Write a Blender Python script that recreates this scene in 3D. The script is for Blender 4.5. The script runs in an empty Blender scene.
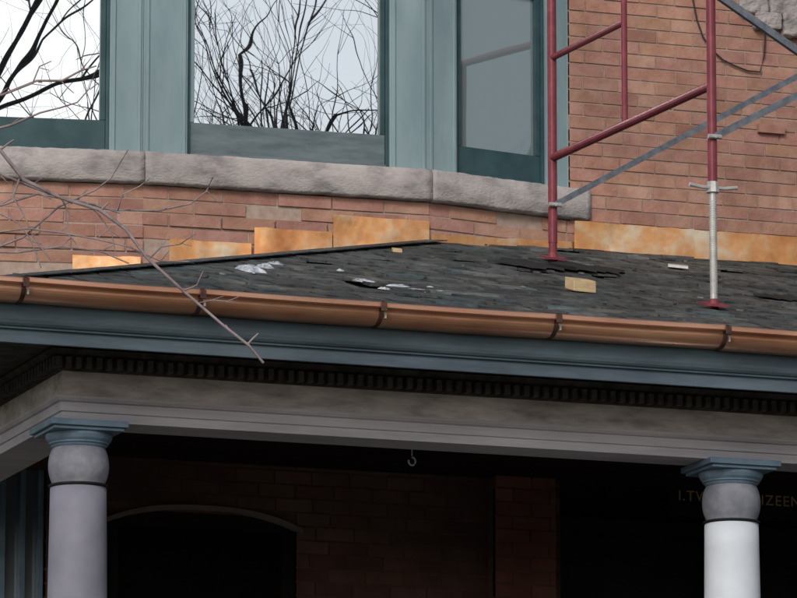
import bpy, math, random
from mathutils import Vector, Matrix
random.seed(7)
S=bpy.context.scene
# ------------------------------------------------------------ camera model
F=5500.0; TH=math.radians(20); PH=math.radians(10.9); DIST=26.0
fw=Vector((math.sin(TH)*math.cos(PH),math.cos(TH)*math.cos(PH),math.sin(PH)))
rt=Vector((math.cos(TH),-math.sin(TH),0)); up=rt.cross(fw)
def rd(u,v): return fw+rt*((u-398.5)/F)+up*((299-v)/F)
ZC=1.65
C=-rd(62,420)*DIST; ZB=ZC-C.z; C.z=ZC
def onY(u,v,Y):
    d=rd(u,v); return C+d*((Y-C.y)/d.y)
def onZ(u,v,Z):
    d=rd(u,v); return C+d*((Z-C.z)/d.z)
def onP(u,v,p,n):
    d=rd(u,v); return C+d*((p-C).dot(n)/d.dot(n))
def zat(p,v):   # height on the vertical line through p that projects on row v
    lo,hi=-5,20
    for _ in range(50):
        m=(lo+hi)/2; q=Vector((p.x,p.y,m))-C
        vv=299-F*q.dot(up)/q.dot(fw)
        if vv>v: lo=m
        else: hi=m
    return lo
cam=bpy.data.cameras.new("camera"); co=bpy.data.objects.new("camera",cam); S.collection.objects.link(co)
cam.sensor_width=36; cam.lens=F/797*36; cam.clip_end=2000; cam.clip_start=.1
co.matrix_world=Matrix((( rt.x,up.x,-fw.x,C.x),(rt.y,up.y,-fw.y,C.y),(rt.z,up.z,-fw.z,C.z),(0,0,0,1)))
S.camera=co
# ------------------------------------------------------------ materials
def mat(name,c1,c2=None,rough=.7,metal=0,scale=6,detail=4,bump=0,bscale=60,attr=False,spec=.3,stretch=(1,1,1),c3=None,lo=.35,hi=.65,rvar=0,stain=0):
    m=bpy.data.materials.new(name); m.use_nodes=True; nt=m.node_tree; N=nt.nodes; L=nt.links
    b=N['Principled BSDF']; b.inputs['Roughness'].default_value=rough; b.inputs['Metallic'].default_value=metal
    b.inputs['Specular IOR Level'].default_value=spec
    tc=N.new('ShaderNodeTexCoord'); mp=N.new('ShaderNodeMapping'); mp.inputs['Scale'].default_value=stretch
    L.new(tc.outputs['Object'],mp.inputs['Vector'])
    n=N.new('ShaderNodeTexNoise'); n.inputs['Scale'].default_value=scale; n.inputs['Detail'].default_value=detail; n.inputs['Roughness'].default_value=.65
    L.new(mp.outputs['Vector'],n.inputs['Vector'])
    r=N.new('ShaderNodeValToRGB'); r.color_ramp.elements[0].position=lo; r.color_ramp.elements[1].position=hi
    r.color_ramp.elements[0].color=(*c1,1); r.color_ramp.elements[1].color=(*(c2 or c1),1)
    if c3:
        e=r.color_ramp.elements.new((lo+hi)/2+.0); e.color=(*c3,1)
    L.new(n.outputs['Fac'],r.inputs['Fac']); out=r.outputs['Color']
    if attr:
        a=N.new('ShaderNodeAttribute'); a.attribute_name='Col'
        mx=N.new('ShaderNodeMix'); mx.data_type='RGBA'; mx.blend_type='MULTIPLY'; mx.inputs['Factor'].default_value=1
        L.new(out,mx.inputs[6]); L.new(a.outputs['Color'],mx.inputs[7]); out=mx.outputs[2]
    if stain:   # large uneven dirt
        n4=N.new('ShaderNodeTexNoise'); n4.inputs['Scale'].default_value=1.1; n4.inputs['Detail'].default_value=4; L.new(tc.outputs['Object'],n4.inputs['Vector'])
        mr=N.new('ShaderNodeMapRange'); mr.inputs['From Min'].default_value=.35; mr.inputs['From Max'].default_value=.65; mr.inputs['To Min'].default_value=1-stain; mr.inputs['To Max'].default_value=1.0+stain*.4
        L.new(n4.outputs['Fac'],mr.inputs['Value'])
        mx=N.new('ShaderNodeVectorMath'); mx.operation='SCALE'; L.new(out,mx.inputs[0]); L.new(mr.outputs['Result'],mx.inputs['Scale']); out=mx.outputs[0]
    L.new(out,b.inputs['Base Color'])
    if rvar:
        n3=N.new('ShaderNodeTexNoise'); n3.inputs['Scale'].default_value=scale*1.7; n3.inputs['Detail'].default_value=3
        L.new(mp.outputs['Vector'],n3.inputs['Vector'])
        mr=N.new('ShaderNodeMapRange'); mr.inputs['From Min'].default_value=.3; mr.inputs['From Max'].default_value=.7
        mr.inputs['To Min'].default_value=rough-rvar; mr.inputs['To Max'].default_value=rough+rvar
        L.new(n3.outputs['Fac'],mr.inputs['Value']); L.new(mr.outputs['Result'],b.inputs['Roughness'])
    if bump:
        n2=N.new('ShaderNodeTexNoise'); n2.inputs['Scale'].default_value=bscale; n2.inputs['Detail'].default_value=2
        L.new(mp.outputs['Vector'],n2.inputs['Vector'])
        bp=N.new('ShaderNodeBump'); bp.inputs['Strength'].default_value=bump; bp.inputs['Distance'].default_value=.01
        L.new(n2.outputs['Fac'],bp.inputs['Height']); L.new(bp.outputs['Normal'],b.inputs['Normal'])
    return m
M={}
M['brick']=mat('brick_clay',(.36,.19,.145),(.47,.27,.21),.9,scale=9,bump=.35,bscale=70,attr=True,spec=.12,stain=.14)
M['mortar']=mat('mortar',(.34,.25,.21),(.44,.34,.29),.95,scale=20,spec=.1)
M['slate']=mat('slate',(.034,.037,.038),(.115,.12,.118),.7,scale=14,bump=.5,bscale=40,attr=True,spec=.35,stain=.35)
M['deck']=mat('roof_felt',(.010,.010,.011),(.025,.025,.025),.9)
M['copper']=mat('copper_gutter',(.62,.28,.17),(.97,.54,.37),.32,.82,scale=2.2,bump=.10,bscale=9,spec=.5,stretch=(.5,1,3),rvar=.08,stain=.12)
M['copperb']=mat('copper_flashing',(.80,.30,.11),(1.0,.80,.56),.30,.85,scale=3.0,bump=.8,bscale=6,spec=.5,rvar=.12,c3=(1.0,.49,.21))  # near-white end of the ramp paints highlights into the copper
M['stone']=mat('sandstone_sill',(.25,.235,.235),(.47,.43,.42),.9,scale=5,bump=.5,bscale=50,c3=(.39,.355,.35),spec=.15,stretch=(1,1,2),stain=.15)
M['blue']=mat('blue_green_paint',(.20,.285,.315),(.27,.36,.39),.55,scale=4,bump=.1,spec=.3,stretch=(1,1,.3),stain=.08)
M['teal']=mat('dark_teal_paint',(.025,.06,.07),(.045,.09,.10),.5,scale=5)
M['sash']=mat('weathered_sash_paint',(.09,.12,.135),(.16,.20,.215),.6,scale=9,stretch=(.4,.4,2))
M['fascia']=mat('slate_blue_paint',(.065,.09,.115),(.11,.15,.18),.55,scale=5,bump=.15,stretch=(.3,1,2),stain=.2)
M['beam']=mat('lavender_grey_paint',(.40,.38,.43),(.54,.52,.57),.65,scale=4,bump=.2,bscale=40,stretch=(.3,1,3),stain=.12)
M['frieze']=mat('peeling_frieze_paint',(.27,.24,.245),(.66,.62,.60),.8,scale=7,bump=.4,bscale=30,stretch=(.5,1,2),c3=(.47,.43,.43),stain=.2,lo=.3,hi=.7)
M['dentil']=mat('shaded_dentil_band',(.03,.028,.03),(.09,.08,.08),.8,scale=12)  # shadow under the eave is put into this dark colour
M['capblue']=mat('blue_capital_paint',(.11,.17,.24),(.17,.25,.33),.5,scale=8)
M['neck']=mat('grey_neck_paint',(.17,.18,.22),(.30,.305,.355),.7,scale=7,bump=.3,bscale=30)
M['shaft']=mat('lavender_shaft_paint',(.22,.22,.275),(.29,.285,.35),.6,scale=3,bump=.1,stain=.1)
M['white']=mat('pale_white',(.62,.67,.75),(.72,.77,.84),.55,scale=3,stain=.06)  # paler tone for the second column's shaft, also on the hook
M['black']=mat('dark_gap',(.01,.01,.012))
M['ceil']=mat('shaded_ceiling_boards',(.016,.010,.010),(.028,.018,.016),.9,scale=3,stretch=(.3,6,1),spec=.05)  # dark brown boards, darkened further to paint in the porch shade
M['red']=mat('red_scaffold_paint',(.15,.016,.030),(.27,.05,.065),.5,scale=12,c3=(.19,.025,.042),lo=.25,hi=.75,spec=.45)
M['galv']=mat('galvanised_steel',(.11,.125,.15),(.22,.24,.27),.5,.5,scale=20)
M['galvw']=mat('worn_steel',(.40,.40,.40),(.55,.53,.51),.5,.4,scale=20)
M['bark']=mat('bark',(.16,.125,.13),(.33,.27,.275),.85,scale=15)
M['barkd']=mat('dark_bark',(.012,.012,.014),(.04,.036,.036),.9,scale=15)
M['wood']=mat('raw_wood',(.42,.29,.16),(.60,.45,.27),.8,scale=10,stretch=(1,1,4))
M['snow']=mat('snow',(.22,.25,.28),(.66,.69,.74),.6,scale=22,bump=.5)
M['gold']=mat('gold_leaf',(.42,.25,.08),(.55,.34,.12),.5)
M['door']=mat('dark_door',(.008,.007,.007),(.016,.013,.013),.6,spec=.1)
M['grass']=mat('winter_grass',(.06,.062,.04),(.11,.105,.07),.95,scale=2)
M['asphalt']=mat('asphalt',(.04,.04,.042),(.06,.06,.06),.9,scale=20)
M['conc']=mat('concrete',(.3,.29,.27),(.4,.39,.37),.9,scale=4)
M['dbrick']=mat('shaded_porch_brick',(.11,.062,.054),(.15,.086,.074),.95,scale=5,attr=True,spec=.05,stain=.4)  # brick colour darkened to carry the shade inside the porch
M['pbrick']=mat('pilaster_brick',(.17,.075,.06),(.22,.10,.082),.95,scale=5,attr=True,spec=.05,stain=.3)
M['dmort']=mat('shaded_porch_mortar',(.09,.055,.05),(.13,.08,.07),.95,scale=20,spec=.05)  # mortar darkened the same way, porch shade in the colour
M['cable']=mat('cable',(.05,.03,.03))
M['brk']=mat('tarnished_copper',(.05,.03,.03),(.16,.08,.06),.5,.6,scale=20)
def glass(name,dark,fac,rough=.004,bump=.0,gc=(.93,.96,1)):
    m=bpy.data.materials.new(name); m.use_nodes=True; nt=m.node_tree; N=nt.nodes; L=nt.links
    for n in list(N): N.remove(n)
    o=N.new('ShaderNodeOutputMaterial'); d=N.new('ShaderNodeBsdfDiffuse'); g=N.new('ShaderNodeBsdfGlossy'); mx=N.new('ShaderNodeMixShader')
    d.inputs['Color'].default_value=(*dark,1); g.inputs['Color'].default_value=(*gc,1); g.inputs['Roughness'].default_value=rough
    mx.inputs['Fac'].default_value=fac
    tc=N.new('ShaderNodeTexCoord'); n=N.new('ShaderNodeTexNoise'); n.inputs['Scale'].default_value=2.2; n.inputs['Detail'].default_value=1
    bp=N.new('ShaderNodeBump'); bp.inputs['Strength'].default_value=bump; bp.inputs['Distance'].default_value=.01
    L.new(tc.outputs['Object'],n.inputs['Vector']); L.new(n.outputs['Fac'],bp.inputs['Height']); L.new(bp.outputs['Normal'],g.inputs['Normal'])
    L.new(d.outputs[0],mx.inputs[1]); L.new(g.outputs[0],mx.inputs[2]); L.new(mx.outputs[0],o.inputs['Surface'])
    return m
M['glass']=glass('window_glass',(.04,.05,.06),.93,bump=.07,gc=(.97,.98,1))
M['glass2']=glass('curtained_glass',(.17,.215,.225),.20,.012,.07,gc=(.85,.93,.95))
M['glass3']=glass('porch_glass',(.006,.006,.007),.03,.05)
M['glass4']=glass('pale_glass',(.2,.22,.24),.4,.1)
# ------------------------------------------------------------ mesh builder
class MB:
    def __init__(s): s.v=[];s.f=[];s.c=[];s.m=[]
    def box(s,o,ax,ay,az,col=(1,1,1),mi=0):
        i=len(s.v); o=Vector(o);ax=Vector(ax);ay=Vector(ay);az=Vector(az)
        for k in (o,o+ax,o+ax+ay,o+ay,o+az,o+ax+az,o+ax+ay+az,o+ay+az): s.v.append(k); s.c.append((*col,1))
        for q in ((0,3,2,1),(4,5,6,7),(0,1,5,4),(1,2,6,5),(2,3,7,6),(3,0,4,7)): s.f.append([i+j for j in q]); s.m.append(mi)
    def prism(s,pts,h,col=(1,1,1),mi=0):
        i=len(s.v); n=len(pts)
        for p in pts: s.v.append(Vector(p)); s.c.append((*col,1))
        for p in pts: s.v.append(Vector(p)+Vector((0,0,h))); s.c.append((*col,1))
        s.f.append([i+j for j in range(n)][::-1]); s.m.append(mi); s.f.append([i+n+j for j in range(n)]); s.m.append(mi)
        for j in range(n): s.f.append([i+j,i+(j+1)%n,i+n+(j+1)%n,i+n+j]); s.m.append(mi)
    def poly(s,pts,mi=0,col=(1,1,1)):
        i=len(s.v)
        for p in pts: s.v.append(Vector(p)); s.c.append((*col,1))
        s.f.append(list(range(i,i+len(pts)))); s.m.append(mi)
    def tube(s,pts,rads,seg=10,mi=0,cap=True):
        pts=[Vector(p) for p in pts]; base=len(s.v); n=len(pts)
        for k,p in enumerate(pts):
            d=(pts[min(k+1,n-1)]-pts[max(k-1,0)]).normalized()
            a=d.cross(Vector((.13,.27,1)) if abs(d.z)<.9 else Vector((1,.1,0))).normalized(); b=d.cross(a)
            for j in range(seg):
                t=2*math.pi*j/seg; s.v.append(p+(a*math.cos(t)+b*math.sin(t))*rads[k]); s.c.append((1,1,1,1))
        for k in range(n-1):
            for j in range(seg):
                s.f.append([base+k*seg+j,base+k*seg+(j+1)%seg,base+(k+1)*seg+(j+1)%seg,base+(k+1)*seg+j]); s.m.append(mi)
        if cap:
            s.f.append([base+j for j in range(seg)][::-1]); s.m.append(mi); s.f.append([base+(n-1)*seg+j for j in range(seg)]); s.m.append(mi)
    def lathe(s,prof,c,seg=48,mi=0):
        base=len(s.v)
        for r,z in prof:
            for j in range(seg):
                t=2*math.pi*j/seg; s.v.append(Vector((c[0]+r*math.cos(t),c[1]+r*math.sin(t),z))); s.c.append((1,1,1,1))
        for k in range(len(prof)-1):
            for j in range(seg):
                s.f.append([base+k*seg+j,base+k*seg+(j+1)%seg,base+(k+1)*seg+(j+1)%seg,base+(k+1)*seg+j]); s.m.append(mi)
    def sweep(s,prof,path,mi=0,closed=True):
        base=len(s.v); n=len(prof); k=None
        for o,z in prof:
            P=path(o); k=len(P)
            for p in P: s.v.append(Vector((p[0],p[1],z))); s.c.append((1,1,1,1))
        for i in range(n if closed else n-1):
            j=(i+1)%n
            for q in range(k-1):
                s.f.append([base+i*k+q,base+i*k+q+1,base+j*k+q+1,base+j*k+q]); s.m.append(mi)
        if closed:
            s.f.append([base+i*k for i in range(n)]); s.m.append(mi); s.f.append([base+i*k+k-1 for i in range(n)][::-1]); s.m.append(mi)
    def obj(s,name,mats,parent=None,smooth=False,bevel=0):
        me=bpy.data.meshes.new(name); me.from_pydata([tuple(a) for a in s.v],[],s.f)
        if not isinstance(mats,(list,tuple)): mats=[mats]
        for m in mats: me.materials.append(m)
        me.polygons.foreach_set('material_index',s.m)
        at=me.color_attributes.new('Col','FLOAT_COLOR','POINT')
        at.data.foreach_set('color',[x for c in s.c for x in c])
        if smooth: me.polygons.foreach_set('use_smooth',[True]*len(me.polygons))
        me.update()
        o=bpy.data.objects.new(name,me); S.collection.objects.link(o)
        if parent: o.parent=parent
        if bevel:
            b=o.modifiers.new('b','BEVEL'); b.width=bevel; b.segments=2; b.limit_method='ANGLE'
        return o
def empty(name):
    e=bpy.data.objects.new(name,None); S.collection.objects.link(e); return e
house=empty('brick_house')
# ------------------------------------------------------------ layout solve
lo,hi=1.0,6.0
for _ in range(60):
    Y=(lo+hi)/2; p=onY(430,240,Y)
    if p.x>Y: lo=Y
    else: hi=Y
YW=Y; zhip=p.z
OE=.60; ZE=ZB+.512
TP=(zhip-.02-ZE)/(YW+OE)
roofz=lambda y: ZE+(y+OE)*TP
XR=9.0
zs=onY(432,200,YW-.05).z            # sill underside
Q=[onZ(0,177,zs),onZ(145,182,zs),onZ(433,200,zs),onZ(591,220,zs)]
d=(Q[0]-Q[1]).normalized(); Q[0]=Q[1]+d*1.45
YM=Q[3].y+.02
Q=[Vector((q.x,q.y)) for q in Q]
def offs(P,t):
    L=[]
    for a,b in zip(P[:-1],P[1:]):
        d=(b-a).normalized(); n=Vector((-d.y,d.x)); L.append((a+n*t,d))
    out=[L[0][0]]
    for (a,d),(b,e) in zip(L[:-1],L[1:]):
        den=d.x*e.y-d.y*e.x; k=((b.x-a.x)*e.y-(b.y-a.y)*e.x)/den; out.append(a+d*k)
    a,d=L[-1]; ln=(P[-1]-P[-2]).length; out.append(a+d*ln)
    return out
# ------------------------------------------------------------ brick wall builder
def bcol():
    r=random.random(); k=random.uniform(.88,1.08)
    if r<.06: return (.82*k,.77*k,.79*k)
    if r<.18: return (1.07*k,1.13*k,1.13*k)
    return (k,k*random.uniform(.95,1.04),k*random.uniform(.93,1.05))
def brickwall(mb,back,p0,p1,z0,z1,holes=(),h=.075,L=.215,dep=.02,jit=.003,mj=.010,thick=.22):
    d=(p1-p0); ln=d.length; d=d.normalized(); n=Vector((d.y,-d.x))
    n3=Vector((n.x,n.y,0)); d3=Vector((d.x,d.y,0))
    k=0; z=z0
    while z<z1-.01:
        s=-L*(.5 if k%2 else 0)-random.uniform(0,.02); zc=z+h/2; rowj=random.uniform(-jit,jit)*.6
        spans=[(0,ln)]
        for (a,b,c,e) in holes:
            if c<zc<e:
                ns=[]
                for x,y in spans:
                    if b<=x or a>=y: ns.append((x,y))
                    else:
                        if a>x: ns.append((x,a))
                        if b<y: ns.append((b,y))
                spans=ns
        while s<ln:
            LL=L*random.uniform(.97,1.03); a0=s+mj/2; b0=s+LL-mj/2
            for x,y in spans:
                a=max(a0,x);b=min(b0,y)
                if b-a>.02:
                    j=random.uniform(-jit,jit)*.7+rowj
                    o=Vector((p0.x,p0.y,z+mj/2+random.uniform(-.0015,.0015)))+d3*a+n3*j
                    mb.box(o,d3*(b-a),-n3*(dep+.02),Vector((0,0,h-mj)),bcol())
            s+=LL
        z+=h;k+=1
    ss=sorted({0,ln,*[min(max(x,0),ln) for q in holes for x in q[:2]]}); zz=sorted({z0,z1,*[min(max(x,z0),z1) for q in holes for x in q[2:]]})
    for a,b in zip(ss[:-1],ss[1:]):
        for c,e in zip(zz[:-1],zz[1:]):
            if b-a<1e-4 or e-c<1e-4: continue
            m1=(a+b)/2;m2=(c+e)/2
            if any(q[0]<m1<q[1] and q[2]<m2<q[3] for q in holes): continue
            back.box(Vector((p0.x,p0.y,c))+d3*a-n3*.006,d3*(b-a),-n3*thick,(0,0,e-c))
XL=-.35; ztop=zs+3.2
wb=MB();wk=MB();dk_=MB()
def X(u,v,Y=YM): return onY(u,v,Y)
w1a=X(108,500).x; w1b=X(297,520).x; w1t=X(200,512).z
d1a=X(560,500).x; d1b=X(560,500).x+1.9; dt=X(700,480).z
sa=X(-70,480).x; sb=X(47,480).x; st=X(30,468).z
gfl=ZB-3.3
ceilz=ZB+.37
hl=[(w1a-XL,w1b-XL,gfl+.6,w1t),(d1a-XL,d1b-XL,gfl,dt),(sa-XL,sb-XL,gfl+.6,st)]
db=MB()
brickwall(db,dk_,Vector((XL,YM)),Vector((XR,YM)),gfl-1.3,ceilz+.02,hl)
dk_.obj('porch_wall_backing',M['dmort'],house)
qx=Q[3].x-.55; q2=Q[3].x-.115-qx
brickwall(wb,wk,Vector((qx,YM)),Vector((XR,YM)),ceilz+.05,ztop,[(-1,q2,zs-.03,zs+2.26)],mj=.009)
P5=offs(Q,.055)
pa=P5[:]; pa[3]=pa[2]+(pa[3]-pa[2]).normalized()*((YM+.02-pa[2].y)/((pa[3]-pa[2]).normalized().y))
for i in range(3):
    a,b=pa[i],pa[i+1]
    brickwall(wb,wk,a,b,zs-.074*18-.004,zs-.004,(),h=.074,L=.30,jit=.012,thick=.12)
    brickwall(wb,wk,a,b,zs+2.25,zs+2.25+.075*12,(),jit=.003,thick=.12)
brickwall(wb,wk,Vector((pa[0].x,YM)),pa[0],zs-.074*18-.004,zs-.004,(),h=.074,L=.30,thick=.12)
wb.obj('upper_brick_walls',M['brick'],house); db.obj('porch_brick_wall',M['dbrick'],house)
wk.box((XL,YM+.25,gfl-1.3),(.25,0,0),(0,8,0),(0,0,ztop-gfl+1.3)); wk.box((XR-.25,YM+.25,gfl-1.3),(.25,0,0),(0,8,0),(0,0,ztop-gfl+1.3))
wk.box((XL,YM+8.2,gfl-1.3),(XR-XL,0,0),(0,.25,0),(0,0,ztop-gfl+1.3))
wk.obj('wall_backing',M['mortar'],house)
r=MB(); x0,x1,y0,y1=XL-.6,XR+.6,YM-1.1,YM+9; zt=ztop
r.box((x0,y0,zt+.002),(x1-x0,0,0),(0,y1-y0,0),(0,0,.25)); 
a=[(x0,y0,zt+.255),(x1,y0,zt+.255),(x1,y1,zt+.255),(x0,y1,zt+.255)]; t1=(x0+3.5,(y0+y1)/2,zt+3.5);t2=(x1-3.5,(y0+y1)/2,zt+3.5)
r.poly([a[0],a[1],t2,t1]);r.poly([a[1],a[2],t2]);r.poly([a[2],a[3],t1,t2]);r.poly([a[3],a[0],t1])
r.obj('main_roof',M['slate'],house)
# ------------------------------------------------------------ stone sill
sl=MB(); SH=.172
back=offs(Q,.30)
for i in range(3):
    a,b=Q[i],Q[i+1]; c,e=back[i+1],back[i]
    g=(b-a).normalized()*.003
    a2=a+(g if i else g*0); b2=b-(g if i<2 else g*0); 
    base=[(a2.x,a2.y),(b2.x,b2.y),(c.x-g.x,c.y),(e.x+g.x,e.y)]
    k=len(sl.v)
    n=40
    rows=[]
    for j in range(n+1):
        t=j/n
        fx=Vector((a2.x,a2.y)).lerp(Vector((b2.x,b2.y)),t); bx=Vector(base[3]).lerp(Vector(base[2]),t)
        w=lambda s=.003: random.uniform(-s,s)
        rows.append([(fx.x,fx.y+.008+w(),zs+w(.003)),(fx.x,fx.y+w(),zs+.012+w(.002)),(fx.x,fx.y+w(),zs+SH-.014+w(.002)),(fx.x,fx.y+.010+w(),zs+SH+w(.002)),(bx.x,bx.y,zs+SH),(bx.x,bx.y,zs)])
    for q in rows:
        for p in q: sl.v.append(Vector(p)); sl.c.append((1,1,1,1))
    for j in range(n):
        for m in range(6):
            sl.f.append([k+j*6+m,k+(j+1)*6+m,k+(j+1)*6+(m+1)%6,k+j*6+(m+1)%6]); sl.m.append(0)
    sl.f.append([k+m for m in range(6)]); sl.m.append(0); sl.f.append([k+n*6+m for m in range(6)][::-1]); sl.m.append(0)
sl.obj('stone_window_sill',M['stone'],house,smooth=True)
# ------------------------------------------------------------ bay windows
zb=zs+SH+.001; zt=zs+2.0
P10=offs(Q,.075)
post=MB(); teal=MB(); sash=MB(); g1=MB(); g2=MB()
for i in range(3):
    a,b=P10[i],P10[i+1]; d=(b-a).normalized(); n=Vector((d.y,-d.x)); A=Vector((a.x,a.y,0)); D=Vector((d.x,d.y,0)); Nn=Vector((n.x,n.y,0)); ln=(b-a).length
    def sp(u,v,dp=0):
        p=onP(u,v,A-Nn*dp,Nn); return (p-A).dot(D)
    def zz(u,v,dp=0): return onP(u,v,A-Nn*dp,Nn).z
    def bx(mb,s0,s1,z0,z1,d0,d1):
        mb.box(A+D*s0-Nn*d0+Vector((0,0,z0)),D*(s1-s0),-Nn*(d1-d0),(0,0,z1-z0))
    if i==0: W=(.12,sp(110,60)); rail=zz(60,119,.05)
    if i==1: W=(sp(188,60),sp(390,60)); rail=zz(285,129,.05)
    if i==2: W=(sp(457,60),sp(546,60)); rail=zz(495,151,.05)
    s0,s1=W
    if i==2: ln=min(ln,sp(571,100))
    for (p,q) in ((0.001,s0),(s1,ln-.001)):
        if q-p<.01: continue
        bx(post,p,q,zb,zt,0,.16)
        if q-p>.1:
            bx(post,p+.012,p+.03,zb+.0,zt-.01,-.010,.001)
            bx(post,q-.03,q-.012,zb+.0,zt-.01,-.010,.001)
    bx(post,.001,ln-.001,zt+.001,zs+2.25,-.005,.16)
    fr=sash if i==1 else teal
    bx(teal,s0+.001,s0+.018,zb,zt,.02,.14); bx(teal,s1-.018,s1-.001,zb,zt,.02,.14)
    st=.03 if i!=1 else .028
    bx(teal if i!=1 else post,s0+.019,s0+.019+st,rail+.0,zt,.035,.09); bx(teal,s1-.019-st,s1-.019,rail,zt,.035,.09)
    bx(fr,s0+.019,s1-.019,zb+.028,rail-.001,.037,.09)
    bx(fr,s0+.019,s1-.019,zb,zb+.025,.012,.10)
    bx(fr,s0+.019,s1-.019,zs+1.25,zs+1.32,.037,.09)
    bx(g2 if i==2 else g1,s0+.019,s1-.019,rail-.002,zt,.06,.07)
post.obj('bay_window_posts',M['blue'],house,bevel=.003); teal.obj('bay_window_frames',M['teal'],house,bevel=.002); sash.obj('bay_window_sash',M['sash'],house,bevel=.002)
g1.obj('bay_window_glass',M['glass'],house); g2.obj('bay_window_glass_curtained',M['glass2'],house)
# ------------------------------------------------------------ flashing
fl=MB()
def wav(mb,A,D,N,s0,s1,z0fn,z1,dep,n=14,wob=.006,zw=.004):
    k=len(mb.v); off=0;R=4
    for j in range(n+1):
        s=s0+(s1-s0)*j/n; off=off*.6+random.uniform(-wob,wob)
        zt_=z1+random.uniform(-zw,zw)
        for r_ in range(R+1):
            f=r_/R; z=zt_*(1-f)+z0fn(s)*f
            p=A+D*s+N*(dep+off*(.3+f)+random.uniform(-wob,wob)*.5); mb.v.append(Vector((p.x,p.y,z))); mb.c.append((1,1,1,1))
    for j in range(n):
        for m in range(R): mb.f.append([k+j*(R+1)+m,k+(j+1)*(R+1)+m,k+(j+1)*(R+1)+m+1,k+j*(R+1)+m+1]); mb.m.append(0)
a=Vector((pa[1].x,pa[1].y,0)); d=(pa[2]-pa[1]).normalized(); D=Vector((d.x,d.y,0)); N=Vector((d.y,-d.x,0))
for (u0,u1,v) in ((168,250,240),(253,331,228),(332,428,216)):
    s0=(onP(u0,v,a,N)-a).dot(D); s1=(onP(u1,v,a,N)-a).dot(D); z1=onP(u0,v,a,N).z
    wav(fl,a,D,N,s0,s1,lambda s:z1-.42,z1,.027,7,.007)
a0=Vector((pa[0].x,pa[0].y,0)); d=(pa[1]-pa[0]).normalized(); D0=Vector((d.x,d.y,0)); N0=Vector((d.y,-d.x,0))
s0=(onP(72,256,a0,N0)-a0).dot(D0); s1=(onP(140,256,a0,N0)-a0).dot(D0); z1=onP(72,256,a0,N0).z
wav(fl,a0,D0,N0,s0,s1,lambda s:z1-.4,z1,.027,6,.004)
a=Vector((pa[2].x,pa[2].y,0)); d=(pa[3]-pa[2]).normalized(); D=Vector((d.x,d.y,0)); N=Vector((d.y,-d.x,0)); L3=(pa[3]-pa[2]).length
k=len(fl.v)
for j in range(11):
    s=L3*j/10; p=a+D*s+N*.024
    for t in (.055,.0): fl.v.append(Vector((p.x,p.y+random.uniform(-.003,.003),roofz(p.y)+t+random.uniform(-.004,.004)))); fl.c.append((1,1,1,1))
for j in range(10): fl.f.append([k+2*j,k+2*j+2,k+2*j+3,k+2*j+1]); fl.m.append(0)
zf=X(600,223).z; xf=X(573,230).x
while xf<XR:   # overlapping lengths
    xe=min(xf+random.uniform(.55,1.0),XR)
    wav(fl,Vector((xf,YM,0)),Vector((1,0,0)),Vector((0,-1,0)),0,xe-xf+.01,lambda s:roofz(YM)-.02,zf+random.uniform(-.008,.006),.026+random.uniform(0,.006),10,.009)
    xf=xe
fl.obj('copper_flashing',M['copperb'],house,smooth=True)
# ------------------------------------------------------------ porch roof
dk=MB()
y1=YM+.0; e=-OE
dk.poly([(e,e,ZE-.01),(XR,e,ZE-.01),(XR,y1,roofz(y1)-.01),(y1,y1,roofz(y1)-.01)])
dk.poly([(e,e,ZE-.01),(y1,y1,roofz(y1)-.01),(e,y1,ZE-.01)])
dk.obj('porch_roof_deck',M['deck'],house)
slt=MB()
def cliphip(P):    # keep a>=b
    out=[]
    for i in range(len(P)):
        p,q=P[i],P[(i+1)%len(P)]; dp,dq=p[0]-p[1],q[0]-q[1]
        if dp>=0: out.append(p)
        if (dp>=0)!=(dq>=0):
            t=dp/(dp-dq); out.append((p[0]+(q[0]-p[0])*t,p[1]+(q[1]-p[1])*t,p[2]+(q[2]-p[2])*t))
    return out
def slates(front):
    ex=.165; b=-OE-.03
    while b<YM-.02:
        A1=XR if front else YM
        a=max(b,-OE-.03)-random.uniform(0,.12)
        lenb=ex*1.45
        while a<A1:
            w=random.uniform(.12,.24); a0=max(a,b-.0); a1=min(a+w-random.choice((.006,.008,.016)),A1)
            if a1-a0>.03 and random.random()>.028:
                t=.011+random.uniform(-.003,.006); bb=b+random.uniform(-.012,.014)
                le=min(lenb,YM-bb-.005)
                if le>.03:
                    near=a0<b+.35
                    z0=ZE+(bb+OE)*TP+.006+(random.uniform(0,.002) if near else random.uniform(0,.007)); z1=ZE+(bb+le+OE)*TP+.001
                    if near: t=.008
                    tw=0 if near else random.uniform(-.004,.004)
                    g=random.uniform(.6,1.2); q=random.random(); col=(g,g,g)
                    if q<.10: col=(g*1.3,g*1.22,g*1.12)
                    elif q<.22: col=(g*.8,g*1.0,g*1.05)
                    elif q<.23: col=(1.8,1.85,1.85)
                    P=cliphip([(a0,bb,z0),(a1,bb,z0+tw),(a1,bb+le,z1+tw),(a0,bb+le,z1)])
                    if len(P)>2:
                        if not front: P=[(p[1],p[0],p[2]) for p in P][::-1]
                        slt.prism(P,t,col)
            a+=w
        b+=ex
slates(True);slates(False)
t=-OE
hd=Vector((1,1,TP))
while t<YW-.08:
    st_=random.uniform(.15,.22)
    for sgn in (1,-1):
        sd=Vector((1,-1,0)).normalized()*sgn*.10+Vector((0,0,-.013)); g=random.uniform(.6,1.1)
        o=Vector((t,t,ZE+(t+OE)*TP+.018+random.uniform(0,.002))); slt.box(o,hd*(st_-.006),sd,(0,0,.005),(g,g,g))
    t+=st_
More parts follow.
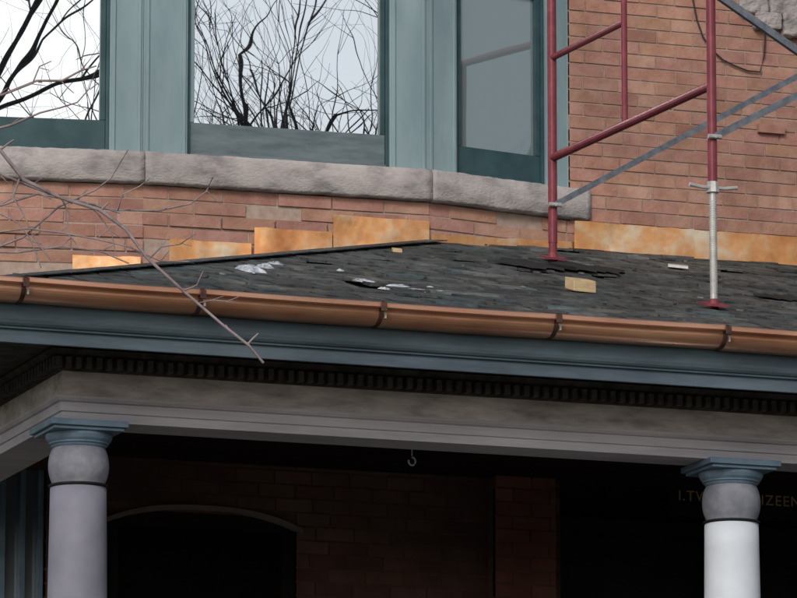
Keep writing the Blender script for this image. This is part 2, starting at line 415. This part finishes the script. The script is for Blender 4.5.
for _ in range(70):
    x=random.uniform(0,6); y=random.uniform(-.5,2.8)
    if x<y+.2: continue
    an=random.uniform(0,3); s=random.uniform(.012,.04); s2=random.uniform(.008,.02); g=random.choice((.3,.5,.8,1.4,2.2)); c_,s_=math.cos(an),math.sin(an)
    slt.box((x,y,ZE+(y+OE)*TP+.024),(s*c_,s*s_,s*s_*TP),(-s2*s_,s2*c_,s2*c_*TP),(0,0,random.uniform(.004,.010)),(g,g*.97,g*.9))
slt.obj('porch_roof_slates',M['slate'],house)
# ------------------------------------------------------------ entablature, cornice
path=lambda o:[(XR,-o),(-o,-o),(-o,YM)]
z=lambda q:ZB+q
bm=MB()
bm.sweep([(-.24,z(0)),(0,z(0)),(0,z(.042)),(.010,z(.045)),(.010,z(.088)),(.022,z(.092)),(.034,z(.106)),(.034,z(.116)),(.006,z(.121)),(-.24,z(.121))],path)
bm.obj('porch_beam',M['beam'],house,bevel=.002)
fz=MB(); fz.sweep([(-.22,z(.1215)),(.002,z(.1215)),(.002,z(.237)),(-.22,z(.237))],path); fz.obj('porch_frieze',M['frieze'],house)
dn=MB(); dn.sweep([(-.2,z(.2375)),(.018,z(.2375)),(.018,z(.305)),(.05,z(.31)),(.075,z(.332)),(-.2,z(.34))],path)
x=-.05
while x<XR-.1: dn.box((x,-.060,z(.247)+random.uniform(-.002,.002)),(.026+random.uniform(-.002,.002),0,0),(0,.044,0),(0,0,.050),mi=1); x+=.0505
y=-.05
while y<YM: dn.box((-.060,y,z(.247)),(.044,0,0),(0,.026,0),(0,0,.050),mi=1); y+=.0505
dn.sweep([(.0,z(.341)),(.478,z(.341)),(.478,z(.36)),(.0,z(.36))],path)
dn.obj('porch_dentils',[M['dentil'],mat('shaded_dentil_paint',(.06,.055,.06),(.14,.13,.13),.8,scale=14)],house)  # dentil blocks also have the eave shadow in their colour
fs=MB()
cv=[(.519+.033*math.sin(t*math.pi/2),z(.335+.07*(1-math.cos(t*math.pi/2)))) for t in (0,.2,.4,.6,.8,1)]
fs.sweep([(.48,z(.262)),(.502,z(.262)),(.502,z(.322)),(.518,z(.326))]+cv+[(.552,z(.508)),(.48,z(.508))],path)
fs.obj('porch_cornice',M['fascia'],house,bevel=.0015)
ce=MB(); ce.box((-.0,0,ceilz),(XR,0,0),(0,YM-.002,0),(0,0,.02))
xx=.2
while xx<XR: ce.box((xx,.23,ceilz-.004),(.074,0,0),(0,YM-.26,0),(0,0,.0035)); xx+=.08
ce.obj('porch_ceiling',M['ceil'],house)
fo=MB(); fo.box((-.2,-.25,gfl-.15),(XR+.2,0,0),(0,YM+.24,0),(0,0,.149)); fo.box((-.1,-.15,gfl-1.3),(XR,0,0),(0,YM+.1,0),(0,0,1.149))
for i in range(6): fo.box((4.6,-.25-.3*(i+1)+.001,gfl-.15-.19*(i+1)),(2.4,0,0),(0,.299,0),(0,0,.15+.0))
fo.obj('porch_floor',mat('porch_floor_paint',(.08,.08,.085),(.13,.13,.135),.7),house)
gd=MB();gg=MB();tr=MB()
gg.box((w1a,YM+.1,gfl+.6),(w1b-w1a,0,0),(0,.02,0),(0,0,w1t-gfl-.6))
for (xa,wd) in ((w1a,.07),(w1b-.07,.07)): gd.box((xa,YM+.04,gfl+.6),(wd,0,0),(0,.055,0),(0,0,w1t-gfl-.6))
gd.box((w1a+.071,YM+.04,w1t-.08),(w1b-w1a-.142,0,0),(0,.055,0),(0,0,.08))
k=len(tr.v); n=16
def arch(t): return w1t-.02-.10*abs(2*t-1)**2.6+.03
for j in range(n+1):
    t=j/n; xx=w1a-.03+(w1b-w1a+.06)*t; zz_=arch(t)
    for (dy,dz) in ((-.02,.0),(-.02,.025),(.03,.025),(.03,.0)): tr.v.append(Vector((xx,YM+dy,zz_+dz))); tr.c.append((1,1,1,1))
for j in range(n):
    for m in range(4): tr.f.append([k+j*4+m,k+j*4+4+m,k+j*4+4+(m+1)%4,k+j*4+(m+1)%4]); tr.m.append(0)
for j in range(n):
    t0,t1_=j/n,(j+1)/n; za=arch(t0); zb2=arch(t1_)
    xa=w1a-.03+(w1b-w1a+.06)*t0; xb=w1a-.03+(w1b-w1a+.06)*t1_
    tr.poly([(xa,YM+.012,za+.01),(xb,YM+.012,zb2+.01),(xb,YM+.012,w1t+.05),(xa,YM+.012,w1t+.05)],mi=1)
tr.obj('window_hood_moulding',[mat('hood_stone',(.16,.12,.11),(.22,.17,.155),.9),M['dbrick']],house)
p1=X(487,500).x;p2=X(547,500).x
pil=MB();pk=MB(); brickwall(pil,pk,Vector((p1,YM-.13)),Vector((p2,YM-.13)),gfl,ceilz-.01,(),thick=.11)
pil.obj('brick_pilaster',M['pbrick'],house); pk.obj('pilaster_backing',M['dmort'],house)
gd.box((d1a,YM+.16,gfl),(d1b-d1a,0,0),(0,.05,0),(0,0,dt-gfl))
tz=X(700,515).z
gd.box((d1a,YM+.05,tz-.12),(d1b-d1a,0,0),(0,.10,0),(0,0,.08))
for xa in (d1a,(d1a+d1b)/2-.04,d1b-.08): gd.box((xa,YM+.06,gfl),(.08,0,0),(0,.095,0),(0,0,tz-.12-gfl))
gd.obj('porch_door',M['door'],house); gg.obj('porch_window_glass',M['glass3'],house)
s4=MB()
s4.box((sa,YM+.08,gfl+.6),(sb-sa,0,0),(0,.02,0),(0,0,X(30,468).z-gfl-.6)); s4.obj('side_window_glass',M['glass4'],house)
s5=MB()
for u in (-68,2,22,40): s5.box((X(u,500).x,YM+.03,gfl+.6),(.03,0,0),(0,.049,0),(0,0,X(30,468).z-gfl-.6))
s5.obj('side_window_frame',M['capblue'],house,bevel=.002)
def text(body,u,v,size):
    cu=bpy.data.curves.new('gold_lettering','FONT'); cu.body=body; cu.size=size; cu.extrude=.002; cu.space_character=1.15
    o=bpy.data.objects.new('gold_lettering',cu); S.collection.objects.link(o); o.parent=house
    p=onY(u,v,YM+.04); o.location=p; o.rotation_euler=(math.pi/2,0,0); cu.materials.append(M['gold'])
tb_=MB(); q0=X(668,483,YM+.05); tb_.box((q0.x,YM+.045,X(700,515).z),(1.5,0,0),(0,.02,0),(0,0,.16)); tb_.obj('door_transom_board',M['door'],house)
text('I.TWENTY FIZEEN',678,500,.082)
# ------------------------------------------------------------ gutter
gut=empty('copper_gutter')
gz=.434; GS=.68
def gprof(dz=0,e=0):
    out=[(.5655-e,.146),(.5655-e,-e)]
    for i in range(9):
        t=i/8*math.pi/2; out.append((.60+.074*math.sin(t)+e,.0+.085*(1-math.cos(t))-e*(1-t/1.57)))
    out+=[(.678+e,.098),(.700+e,.104),(.706+e,.110),(.706+e,.136),(.700,.144+e)]
    out+=[(.694,.136),(.692,.116),(.668,.108),(.662,.085),(.64,.035),(.60,.008),(.574,.008),(.574,.146)]
    return [(o,ZB+gz+q*GS+dz) for o,q in out]
bu=[25,202,383,558,727]
bxs=[onY(u,305,-.70).x for u in bu]
while bxs[-1]<XR-.9: bxs.append(bxs[-1]+.93)
xs=[None]+bxs+[XR]
gm=MB()
for i in range(len(xs)-1):
    a,b=xs[i],xs[i+1]; dz0=random.uniform(-.004,.004); dz1=random.uniform(-.004,.004)
    if a is None:
        gm.sweep(gprof(0),lambda o:[(b-.002,-o),(-o,-o),(-o,YM)])
    else:
        n=6; j=len(gm.v); gm.sweep(gprof(0),lambda o:[(a+.002+(b-a-.004)*(1-q/n),-o) for q in range(n+1)])
        for q in range(j,len(gm.v)):
            v=gm.v[q]; t=(v.x-a)/(b-a); v.z+=dz0*(1-t)+dz1*t-.0025*math.sin(math.pi*t); v.y+=dz1*.4
gm.obj('gutter_trough',M['copper'],gut)
br=MB()
for a in bxs:
    br.sweep(gprof(0,.005),lambda o:[(a+.011,-o),(a-.011,-o)])
    br.box((a-.010,-.715,ZB+gz+.152*GS),(.02,0,0),(0,.20,.20*TP*.6+.008),(0,0,.004))
    br.box((a-.014,-.722,ZB+gz+.075*GS),(.028,0,0),(0,.012,0),(0,0,.042),mi=0)
    br.box((a+.014,-.688,ZB+gz+.022),(.009,0,0),(0,.012,0),(0,0,.026),mi=1)
br.obj('gutter_hangers',[M['brk'],M['galvw']],gut,bevel=.001)
# ------------------------------------------------------------ columns
def column(x,shaftm):
    e=empty('porch_column'); c=(x,.12)
    ab=MB(); ab.box((x-.19,.12-.19,ZB-.030),(.38,0,0),(0,.38,0),(0,0,.029)); ab.box((x-.172,.12-.172,ZB-.046),(.344,0,0),(0,.344,0),(0,0,.0155))
    ab.obj('abacus',M['capblue'],e,bevel=.003)
    ec=MB(); ec.lathe([(.0,ZB-.0465),(.158,ZB-.0465),(.160,ZB-.060),(.153,ZB-.078),(.142,ZB-.090),(.142,ZB-.096),(.134,ZB-.100),(.128,ZB-.112),(.0,ZB-.114)],c); ec.obj('echinus',M['capblue'],e)
    nk=MB(); pr=[]
    for i in range(15):
        t=i/14; pr.append((.124+.021*math.sin(math.pi*min(1,t*1.05))**.7 if t<.96 else .124,ZB-.113-.175*t))
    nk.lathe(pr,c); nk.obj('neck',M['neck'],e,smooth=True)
    rg=MB(); rg.lathe([(.12,ZB-.287),(.140,ZB-.289),(.142,ZB-.295),(.140,ZB-.301),(.12,ZB-.303)],c); rg.obj('astragal',M['black'],e,smooth=True)
    sh=MB(); zz0=ZB-.303; zz1=gfl+.16; pr=[]
    for i in range(25):
        t=i/24; pr.append((.134+.024*math.sin(t*math.pi/2),zz0+(zz1-zz0)*t))
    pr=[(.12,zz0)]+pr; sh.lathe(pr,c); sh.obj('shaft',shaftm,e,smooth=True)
    bs=MB(); bs.box((x-.21,.12-.21,gfl),(.42,0,0),(0,.42,0),(0,0,.07)); bs.obj('plinth',M['shaft'],e,bevel=.004)
    tb=MB(); tb.lathe([(.15,gfl+.0705)]+[(.16+.04*math.sin(t),gfl+.115-.043*math.cos(t)) for t in [i*math.pi/8 for i in range(9)]]+[(.15,gfl+.16)],c); tb.obj('base_torus',M['shaft'],e,smooth=True)
xc2=onY(731,480,.12).x
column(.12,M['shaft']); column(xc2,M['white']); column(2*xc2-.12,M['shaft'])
hk=MB(); p=onY(412,458,.6); hk.tube([(p.x,p.y,ceilz-.002),(p.x,p.y,p.z+.01)],[.003,.003],6)
hk.tube([p+Vector((.018*math.sin(t),0,-.016+.02*math.cos(t))) for t in [i*.5 for i in range(11)]],[.005]*11,6)
hk.obj('ceiling_hook',M['white'])
# ------------------------------------------------------------ scaffold
sc=empty('scaffolding')
nR=Vector((0,-TP,1)).normalized(); pR=Vector((0,-OE,ZE+.02))
bA=onP(553,262,pR,nR); bB=onP(714,309,pR,nR)
red=MB(); gal=MB(); 
def frame(A,B,full=True):
    for P_,vj in ((A,243),(B,186)):
        zt_=max(A.z,B.z)+2.15; red.tube([(P_.x,P_.y,zat(P_,vj) if full else P_.z+.3),(P_.x,P_.y,zt_)],[.0245]*2,16)
    for P_ in (A,B):
        red.box(P_-Vector((.055,.06,-.001)),(.11,0,0),(0,.12,.12*TP),(0,0,.010))
        red.tube([P_+Vector((0,0,.0)),P_+Vector((0,0,.05))],[.03,.022],12)
zj=zat(bB,186)
frame(bA,bB)
red.tube([bA+Vector((0,0,.03)),(bA.x,bA.y,zat(bA,240))],[.022]*2,12)
gal.tube([bB+Vector((0,0,.03)),(bB.x,bB.y,zj+.02)],[.0185]*2,14,1)
for i in range(40):
    zz_=bB.z+.08+i*.012
    if zz_<zj-.03: gal.tube([(bB.x,bB.y,zz_),(bB.x,bB.y,zz_+.005)],[.0205]*2,10,1)
gal.tube([(bB.x,bB.y,zj-.035),(bB.x,bB.y,zj+.02)],[.034,.030],8,1)
gal.tube([(bB.x-.13,bB.y-.01,zj-.002),(bB.x-.06,bB.y-.01,zj-.012),(bB.x+.06,bB.y-.01,zj-.012),(bB.x+.13,bB.y-.01,zj-.002)],[.011,.010,.010,.011],8,1)
def rung(P1,P2,r_=.021): red.tube([P1,P2],[r_]*2,12)
def fr_members(A,B):
    zr=zat(bA,158); zu=zat(bA,58)
    rung((A.x,A.y,zr),(B.x,B.y,zr),.0225)
    mid=A.lerp(B,.47)
    rung((A.x,A.y,zu),(mid.x,mid.y,zu),.018); rung((mid.x,mid.y,zr),(mid.x,mid.y,zr+1.6),.016)
    rung((A.x,A.y,zr+1.6),(B.x,B.y,zr+1.6),.0225); rung((A.x,A.y,zu+.45),(mid.x,mid.y,zu+.45),.018)
fr_members(bA,bB)
DX=Vector((2.3,0,0)); A2=bA+DX;B2=bB+DX
frame(A2,B2,False); fr_members(A2,B2)
red.obj('frames',M['red'],sc)
def flat(P1,P2,w=.032,t=.006):
    P1=Vector(P1);P2=Vector(P2); d=P2-P1; s=d.cross(Vector((0,1,0))).normalized()*w
    gal.box(P1-s/2-Vector((0,.03,0)),d,s,(0,t,0)); gal.box(P1-s/2-Vector((0,.03-t,0)),d,s*.15,(0,.022,0))
zA=zat(bA,206); flat((bA.x,bA.y,zA),(A2.x,A2.y,zA+1.32))
zB1=zat(bB,-8); zB2=zat(bB,138); flat((bB.x,bB.y,zB1),(B2.x,B2.y,zB1-1.34),.036); flat((bB.x,bB.y-.01,zB2),(B2.x,B2.y-.01,zB2+1.25),.036)
for P_,zq in ((bB,zB2),(bA,zA)):
    gal.tube([(P_.x,P_.y-.05,zq),(P_.x+.0,P_.y+.05,zq)],[.010]*2,8,1); gal.tube([(P_.x-.035,P_.y-.035,zq),(P_.x+.035,P_.y-.035,zq)],[.012]*2,8,1)
gal.obj('braces_and_jacks',[M['galv'],M['galvw']],sc)
# ------------------------------------------------------------ roof debris
def onroof(u,v,h=.025): return onP(u,v,Vector((0,-OE,ZE+h)),nR)
p=onroof(574,291); w=MB(); w.box(p,(.13,.02,0),(-.015,.09,.09*TP),(0,0,.062)); w.obj('wood_block',M['wood'],bevel=.005)
def chip(u,v,sx,sy,sz,m,name):
    p=onroof(u,v); w=MB(); a=random.uniform(-.5,.5); cx,sn=math.cos(a),math.sin(a)
    w.box(p,(sx*cx,sx*sn,sx*sn*TP),(-sy*sn,sy*cx,sy*cx*TP),(0,0,sz)); return w.obj(name,m,bevel=.002)
chip(668,267,.11,.06,.016,M['galvw'],'wood_scrap'); chip(393,252,.05,.04,.02,M['wood'],'wood_scrap')
sn=MB()
def blob(u,v,rx,ry,h):
    c=onroof(u,v,.018); n=22; ph=[random.uniform(.45,1.2) for _ in range(n)]; base=len(sn.v)
    for ring,(rr,hh) in enumerate(((1,.0),(.75,.6),(.35,1.0))):
        for j in range(n):
            t=2*math.pi*j/n; x=math.cos(t)*rx*rr*ph[j]; y=math.sin(t)*ry*rr*ph[(j*2)%n]
            sn.v.append(c+Vector((x,y,y*TP+h*hh*random.uniform(.6,1.2)))); sn.c.append((1,1,1,1))
    for k in range(2):
        for j in range(n): sn.f.append([base+k*n+j,base+k*n+(j+1)%n,base+(k+1)*n+(j+1)%n,base+(k+1)*n+j]); sn.m.append(0)
    sn.f.append([base+2*n+j for j in range(n)]); sn.m.append(0)
for q in ((250,271,.07,.12,.028),(266,268,.05,.10,.022),(362,281,.05,.07,.012),(372,283,.04,.05,.010),(400,287,.07,.05,.012),(418,291,.09,.04,.01),(276,264,.04,.05,.012),(340,271,.02,.03,.01),(440,292,.03,.04,.008),(430,288,.03,.03,.01),(384,289,.03,.03,.01)): blob(*q)
sn.obj('snow_patches',M['snow'],smooth=True)
pt=MB()
def patch(u0,v0,u1,v1):
    a=onroof(u0,v0,.034);b=onroof(u1,v1,.034); x0,x1=min(a.x,b.x),max(a.x,b.x); y0,y1=min(a.y,b.y),max(a.y,b.y)
    n=14; lo_=[];hi_=[]
    for j in range(n+1):
        x=x0+(x1-x0)*j/n; e=math.sin(math.pi*j/n)**.6
        ym=(y0+y1)/2; lo_.append((x,ym-(ym-y0)*e*random.uniform(.4,1.2))); hi_.append((x,ym+(y1-ym)*e*random.uniform(.4,1.2)))
    pt.poly([(x,y,ZE+(y+OE)*TP+.034) for x,y in lo_+hi_[::-1][1:-1]])
patch(510,267,558,261); patch(566,271,605,264); patch(766,299,797,295)
pt.obj('torn_roof_felt',M['deck'])
# ------------------------------------------------------------ rough stone and cable at upper right wall
rs=MB(); random.seed(3)
for (u0,v0,u1,v1) in ((742,-30,800,-6),(735,-6,765,14),(766,-5,800,16),(752,15,778,30),(779,17,812,38)):
    a=X(u0,v1);b=X(u1,v0); rs.box((a.x+.002,YM-.05-random.uniform(0,.03),a.z+.002),(b.x-a.x-.004,0,0),(0,.06,0),(0,0,b.z-a.z-.004))
o=rs.obj('carved_stone_blocks',M['stone'],house,bevel=.012)
sm=o.modifiers.new('s','SUBSURF'); sm.levels=3; sm.render_levels=3; sm.subdivision_type='SIMPLE'
tx=bpy.data.textures.new('rock','CLOUDS'); tx.noise_scale=.05; dm=o.modifiers.new('d','DISPLACE'); dm.texture=tx; dm.strength=.03
cb=MB(); pts=[X(u,v,YM-.015) for u,v in ((690,-20),(693,0),(697,20),(703,37),(712,50),(723,60),(735,66),(748,71),(760,72),(764,56),(765,40),(766,10))]
cb.tube(pts,[.005]*len(pts),6); 
nb=X(757,133); cb.box((nb.x,YM-.03,nb.z),(.16,0,0),(0,.035,0),(0,0,.05),mi=1); cb.obj('wall_cable',[M['cable'],M['brick']],house)
# ------------------------------------------------------------ bare trees
def tree_mesh(name,mat_,splines,seg=5):
    w=MB()
    for pts,rads in splines: w.tube(pts,rads,seg,0,False)
    return w.obj(name,mat_,smooth=True)
random.seed(21)
TD=21.0
def tp(u,v,dd=0): return C+rd(u,v)*(TD+dd)
tw=[
 ([(-60,112),(-20,132),(0,150),(25,180),(62,197),(100,211),(125,228),(148,258),(185,290),(225,325),(247,345),(264,363)],2.3,1.5),
 ([(-60,150),(0,175),(30,186),(75,203),(118,210),(160,212),(190,204),(206,190),(213,176)],1.6,.7),
 ([(-40,215),(0,205),(38,193),(85,202),(120,212)],1.5,1.0),
 ([(-60,100),(0,94),(38,82),(62,82),(80,72),(97,66)],1.9,.8),
 ([(10,92),(32,84),(40,68),(52,60)],1.1,.6),
 ([(-40,262),(0,246),(22,236),(40,222),(60,208),(95,190),(112,178),(128,150)],1.6,.7),
 ([(-40,250),(15,252),(62,246),(100,252),(128,262)],1.3,.7),
 ([(0,232),(25,228),(60,232),(98,238),(130,246),(160,262),(190,262)],1.2,.7),
 ([(60,108),(78,104),(90,90),(95,70)],.9,.5),
 ([(20,178),(12,196),(24,212),(32,236),(52,262)],1.2,.6),
 ([(62,197),(70,215),(66,232),(78,246)],1.0,.6),
 ([(118,210),(122,196),(140,188),(150,178)],.9,.5),
 ([(148,258),(162,246),(180,243),(196,232)],.9,.5),
 ([(-20,132),(10,126),(40,112),(60,108)],1.4,.9),
 ([(0,215),(18,222),(30,240),(40,268)],1.0,.6),
 ([(85,202),(98,214),(112,232),(118,256)],.9,.5),
 ([(200,303),(212,300),(226,302),(238,296)],.9,.5),
 ([(185,290),(196,284),(204,270)],.8,.5),
]
sp_=[]; px=TD/F
base=tp(-330,300,0)
trunk=[Vector((base.x,base.y,.5)),Vector((base.x+.05,base.y,2.5)),Vector((base.x-.05,base.y+.1,4.6)),Vector((base.x+.1,base.y+.1,7.0)),Vector((base.x+.15,base.y,9.5)),Vector((base.x+.3,base.y,11.5))]
sp_.append((trunk,[.20,.16,.14,.10,.06,.02]))
limb=[Vector((base.x-.05,base.y+.1,4.6)),tp(-230,110),tp(-150,90),tp(-60,112)]
sp_.append((limb,[.06,.04,.025,.010])); sp_.append(([tp(-230,110),tp(-160,190),tp(-60,150)],[.03,.018,.007])); sp_.append(([tp(-160,190),tp(-100,240),tp(-40,255)],[.018,.012,.007])); sp_.append(([tp(-160,190),tp(-90,215),tp(-40,215)],[.012,.010,.006]))
for pts,r0,r1 in tw:
    P=[];R_=[];n=len(pts); dd=random.uniform(-.15,.15) if pts[0][0]<0 else 0
    for i,(u,v) in enumerate(pts):
        P.append(tp(u+random.uniform(-1.5,1.5),v+random.uniform(-1.5,1.5),dd*i/n)); R_.append((r0+(r1-r0)*i/(n-1))*px*.92*random.uniform(.88,1.15))
    sp_.append((P,R_))
    for i in range(1,n-1):
        if random.random()<.8:
            u,v=pts[i]; a=random.uniform(-1,1); l=random.uniform(5,18); sp_.append(([tp(u,v,dd*i/n),tp(u+l*.45,v+l*a*.6,dd*i/n),tp(u+l*.8,v+l*a,dd*i/n)],[r1*px*.8,r1*px*.7,r1*px*.5]))
def grow(p,d,l,r_,lev,out,sprd=.55,kids=(3,4)):
    n=4; P=[p];R_=[r_]
    for i in range(n):
        d=(d+Vector((random.gauss(0,.13),random.gauss(0,.13),random.gauss(0,.10)+.03))).normalized(); p=p+d*(l/n); P.append(p); R_.append(r_*(1-.5*(i+1)/n))
    out.append((P,R_))
    if lev==0: return
    for k in range(random.randint(*kids)):
        i=random.randint(1,n); a=Vector((random.gauss(0,1),random.gauss(0,1),random.gauss(0,.7))).normalized()
        grow(P[i],(d+a*sprd*1.5).normalized(),l*random.uniform(.55,.78),R_[i]*random.uniform(.5,.75),lev-1,out,sprd,kids)
for _ in range(7): grow(trunk[random.randint(3,5)],Vector((random.uniform(-1,-.1),random.uniform(-1,1),.8)).normalized(),1.8,.05,2,sp_)
tree_mesh('bare_tree',M['bark'],sp_,8)
def bigtree(x,y,h,seed,name='bare_tree',thick=1):
    random.seed(seed); out=[]; p=Vector((x,y,-.1)); top=p+Vector((random.uniform(-.5,.5),random.uniform(-.5,.5),h*.32))
    out.append(([p,p.lerp(top,.5),top],[h*.022,h*.018,h*.016]))
    for k in range(5):
        a=k*2*math.pi/5+random.uniform(-.4,.4); grow(top,Vector((math.cos(a)*.55,math.sin(a)*.55,1)).normalized(),h*.30,h*.011*thick,5,out,.55,(3,3))
    grow(top,Vector((0,0,1)),h*.34,h*.013*thick,5,out,.5,(3,4))
    return tree_mesh(name,M['barkd'],out,4)
bigtree(8.3,-21,17,5,thick=1.25); bigtree(10.5,-33,20,9,thick=1.2); bigtree(-2.3,-34,22,12,thick=1.2); bigtree(22,-17,19,14)
# ------------------------------------------------------------ ground
G=600
g=MB()
zy=[(-G,0),(-18,0),(-12,.15),(-6,gfl-1.32),(G,gfl-1.32)]
for (a,za),(b,zb_) in zip(zy[:-1],zy[1:]): g.poly([(-G,a,za),(G,a,za),(G,b,zb_),(-G,b,zb_)])
g.obj('ground',M['grass'])
w=MB(); w.box((-G,-22,-.12),(2*G,0,0),(0,1.6,0),(0,0,.135)); w.obj('pavement',M['conc'])
w=MB(); w.box((-G,-37,-.2),(2*G,0,0),(0,12.5,0),(0,0,.204)); w.obj('road',M['asphalt'])
w=MB(); w.box((-G,-24.5,-.1),(2*G,0,0),(0,.15,0),(0,0,.22)); w.box((-G,-37.15,-.1),(2*G,0,0),(0,.15,0),(0,0,.22)); w.obj('kerb',M['conc'])
# ------------------------------------------------------------ light
el,az=math.radians(30),math.radians(215)
sd=Vector((math.sin(az)*math.cos(el),math.cos(az)*math.cos(el),math.sin(el)))
W=bpy.data.worlds.new("World"); S.world=W; W.use_nodes=True; nt=W.node_tree
sky=nt.nodes.new('ShaderNodeTexSky'); sky.sky_type='NISHITA'; sky.sun_disc=False; sky.sun_elevation=el; sky.sun_rotation=az; sky.dust_density=2.2; sky.air_density=1.2; sky.ozone_density=1.2
hs=nt.nodes.new('ShaderNodeHueSaturation'); hs.inputs['Saturation'].default_value=.45   # thin overcast veil
nt.links.new(sky.outputs[0],hs.inputs['Color']); nt.links.new(hs.outputs[0],nt.nodes['Background'].inputs[0]); nt.nodes['Background'].inputs[1].default_value=.13
sl_=bpy.data.lights.new('sun','SUN'); sl_.energy=1.2; sl_.angle=math.radians(14); sl_.color=(1,.96,.91)
so=bpy.data.objects.new('sun',sl_); S.collection.objects.link(so); so.rotation_euler=sd.to_track_quat('Z','Y').to_euler()
S.view_settings.view_transform='Standard'; S.view_settings.look='None'; S.view_settings.exposure=0
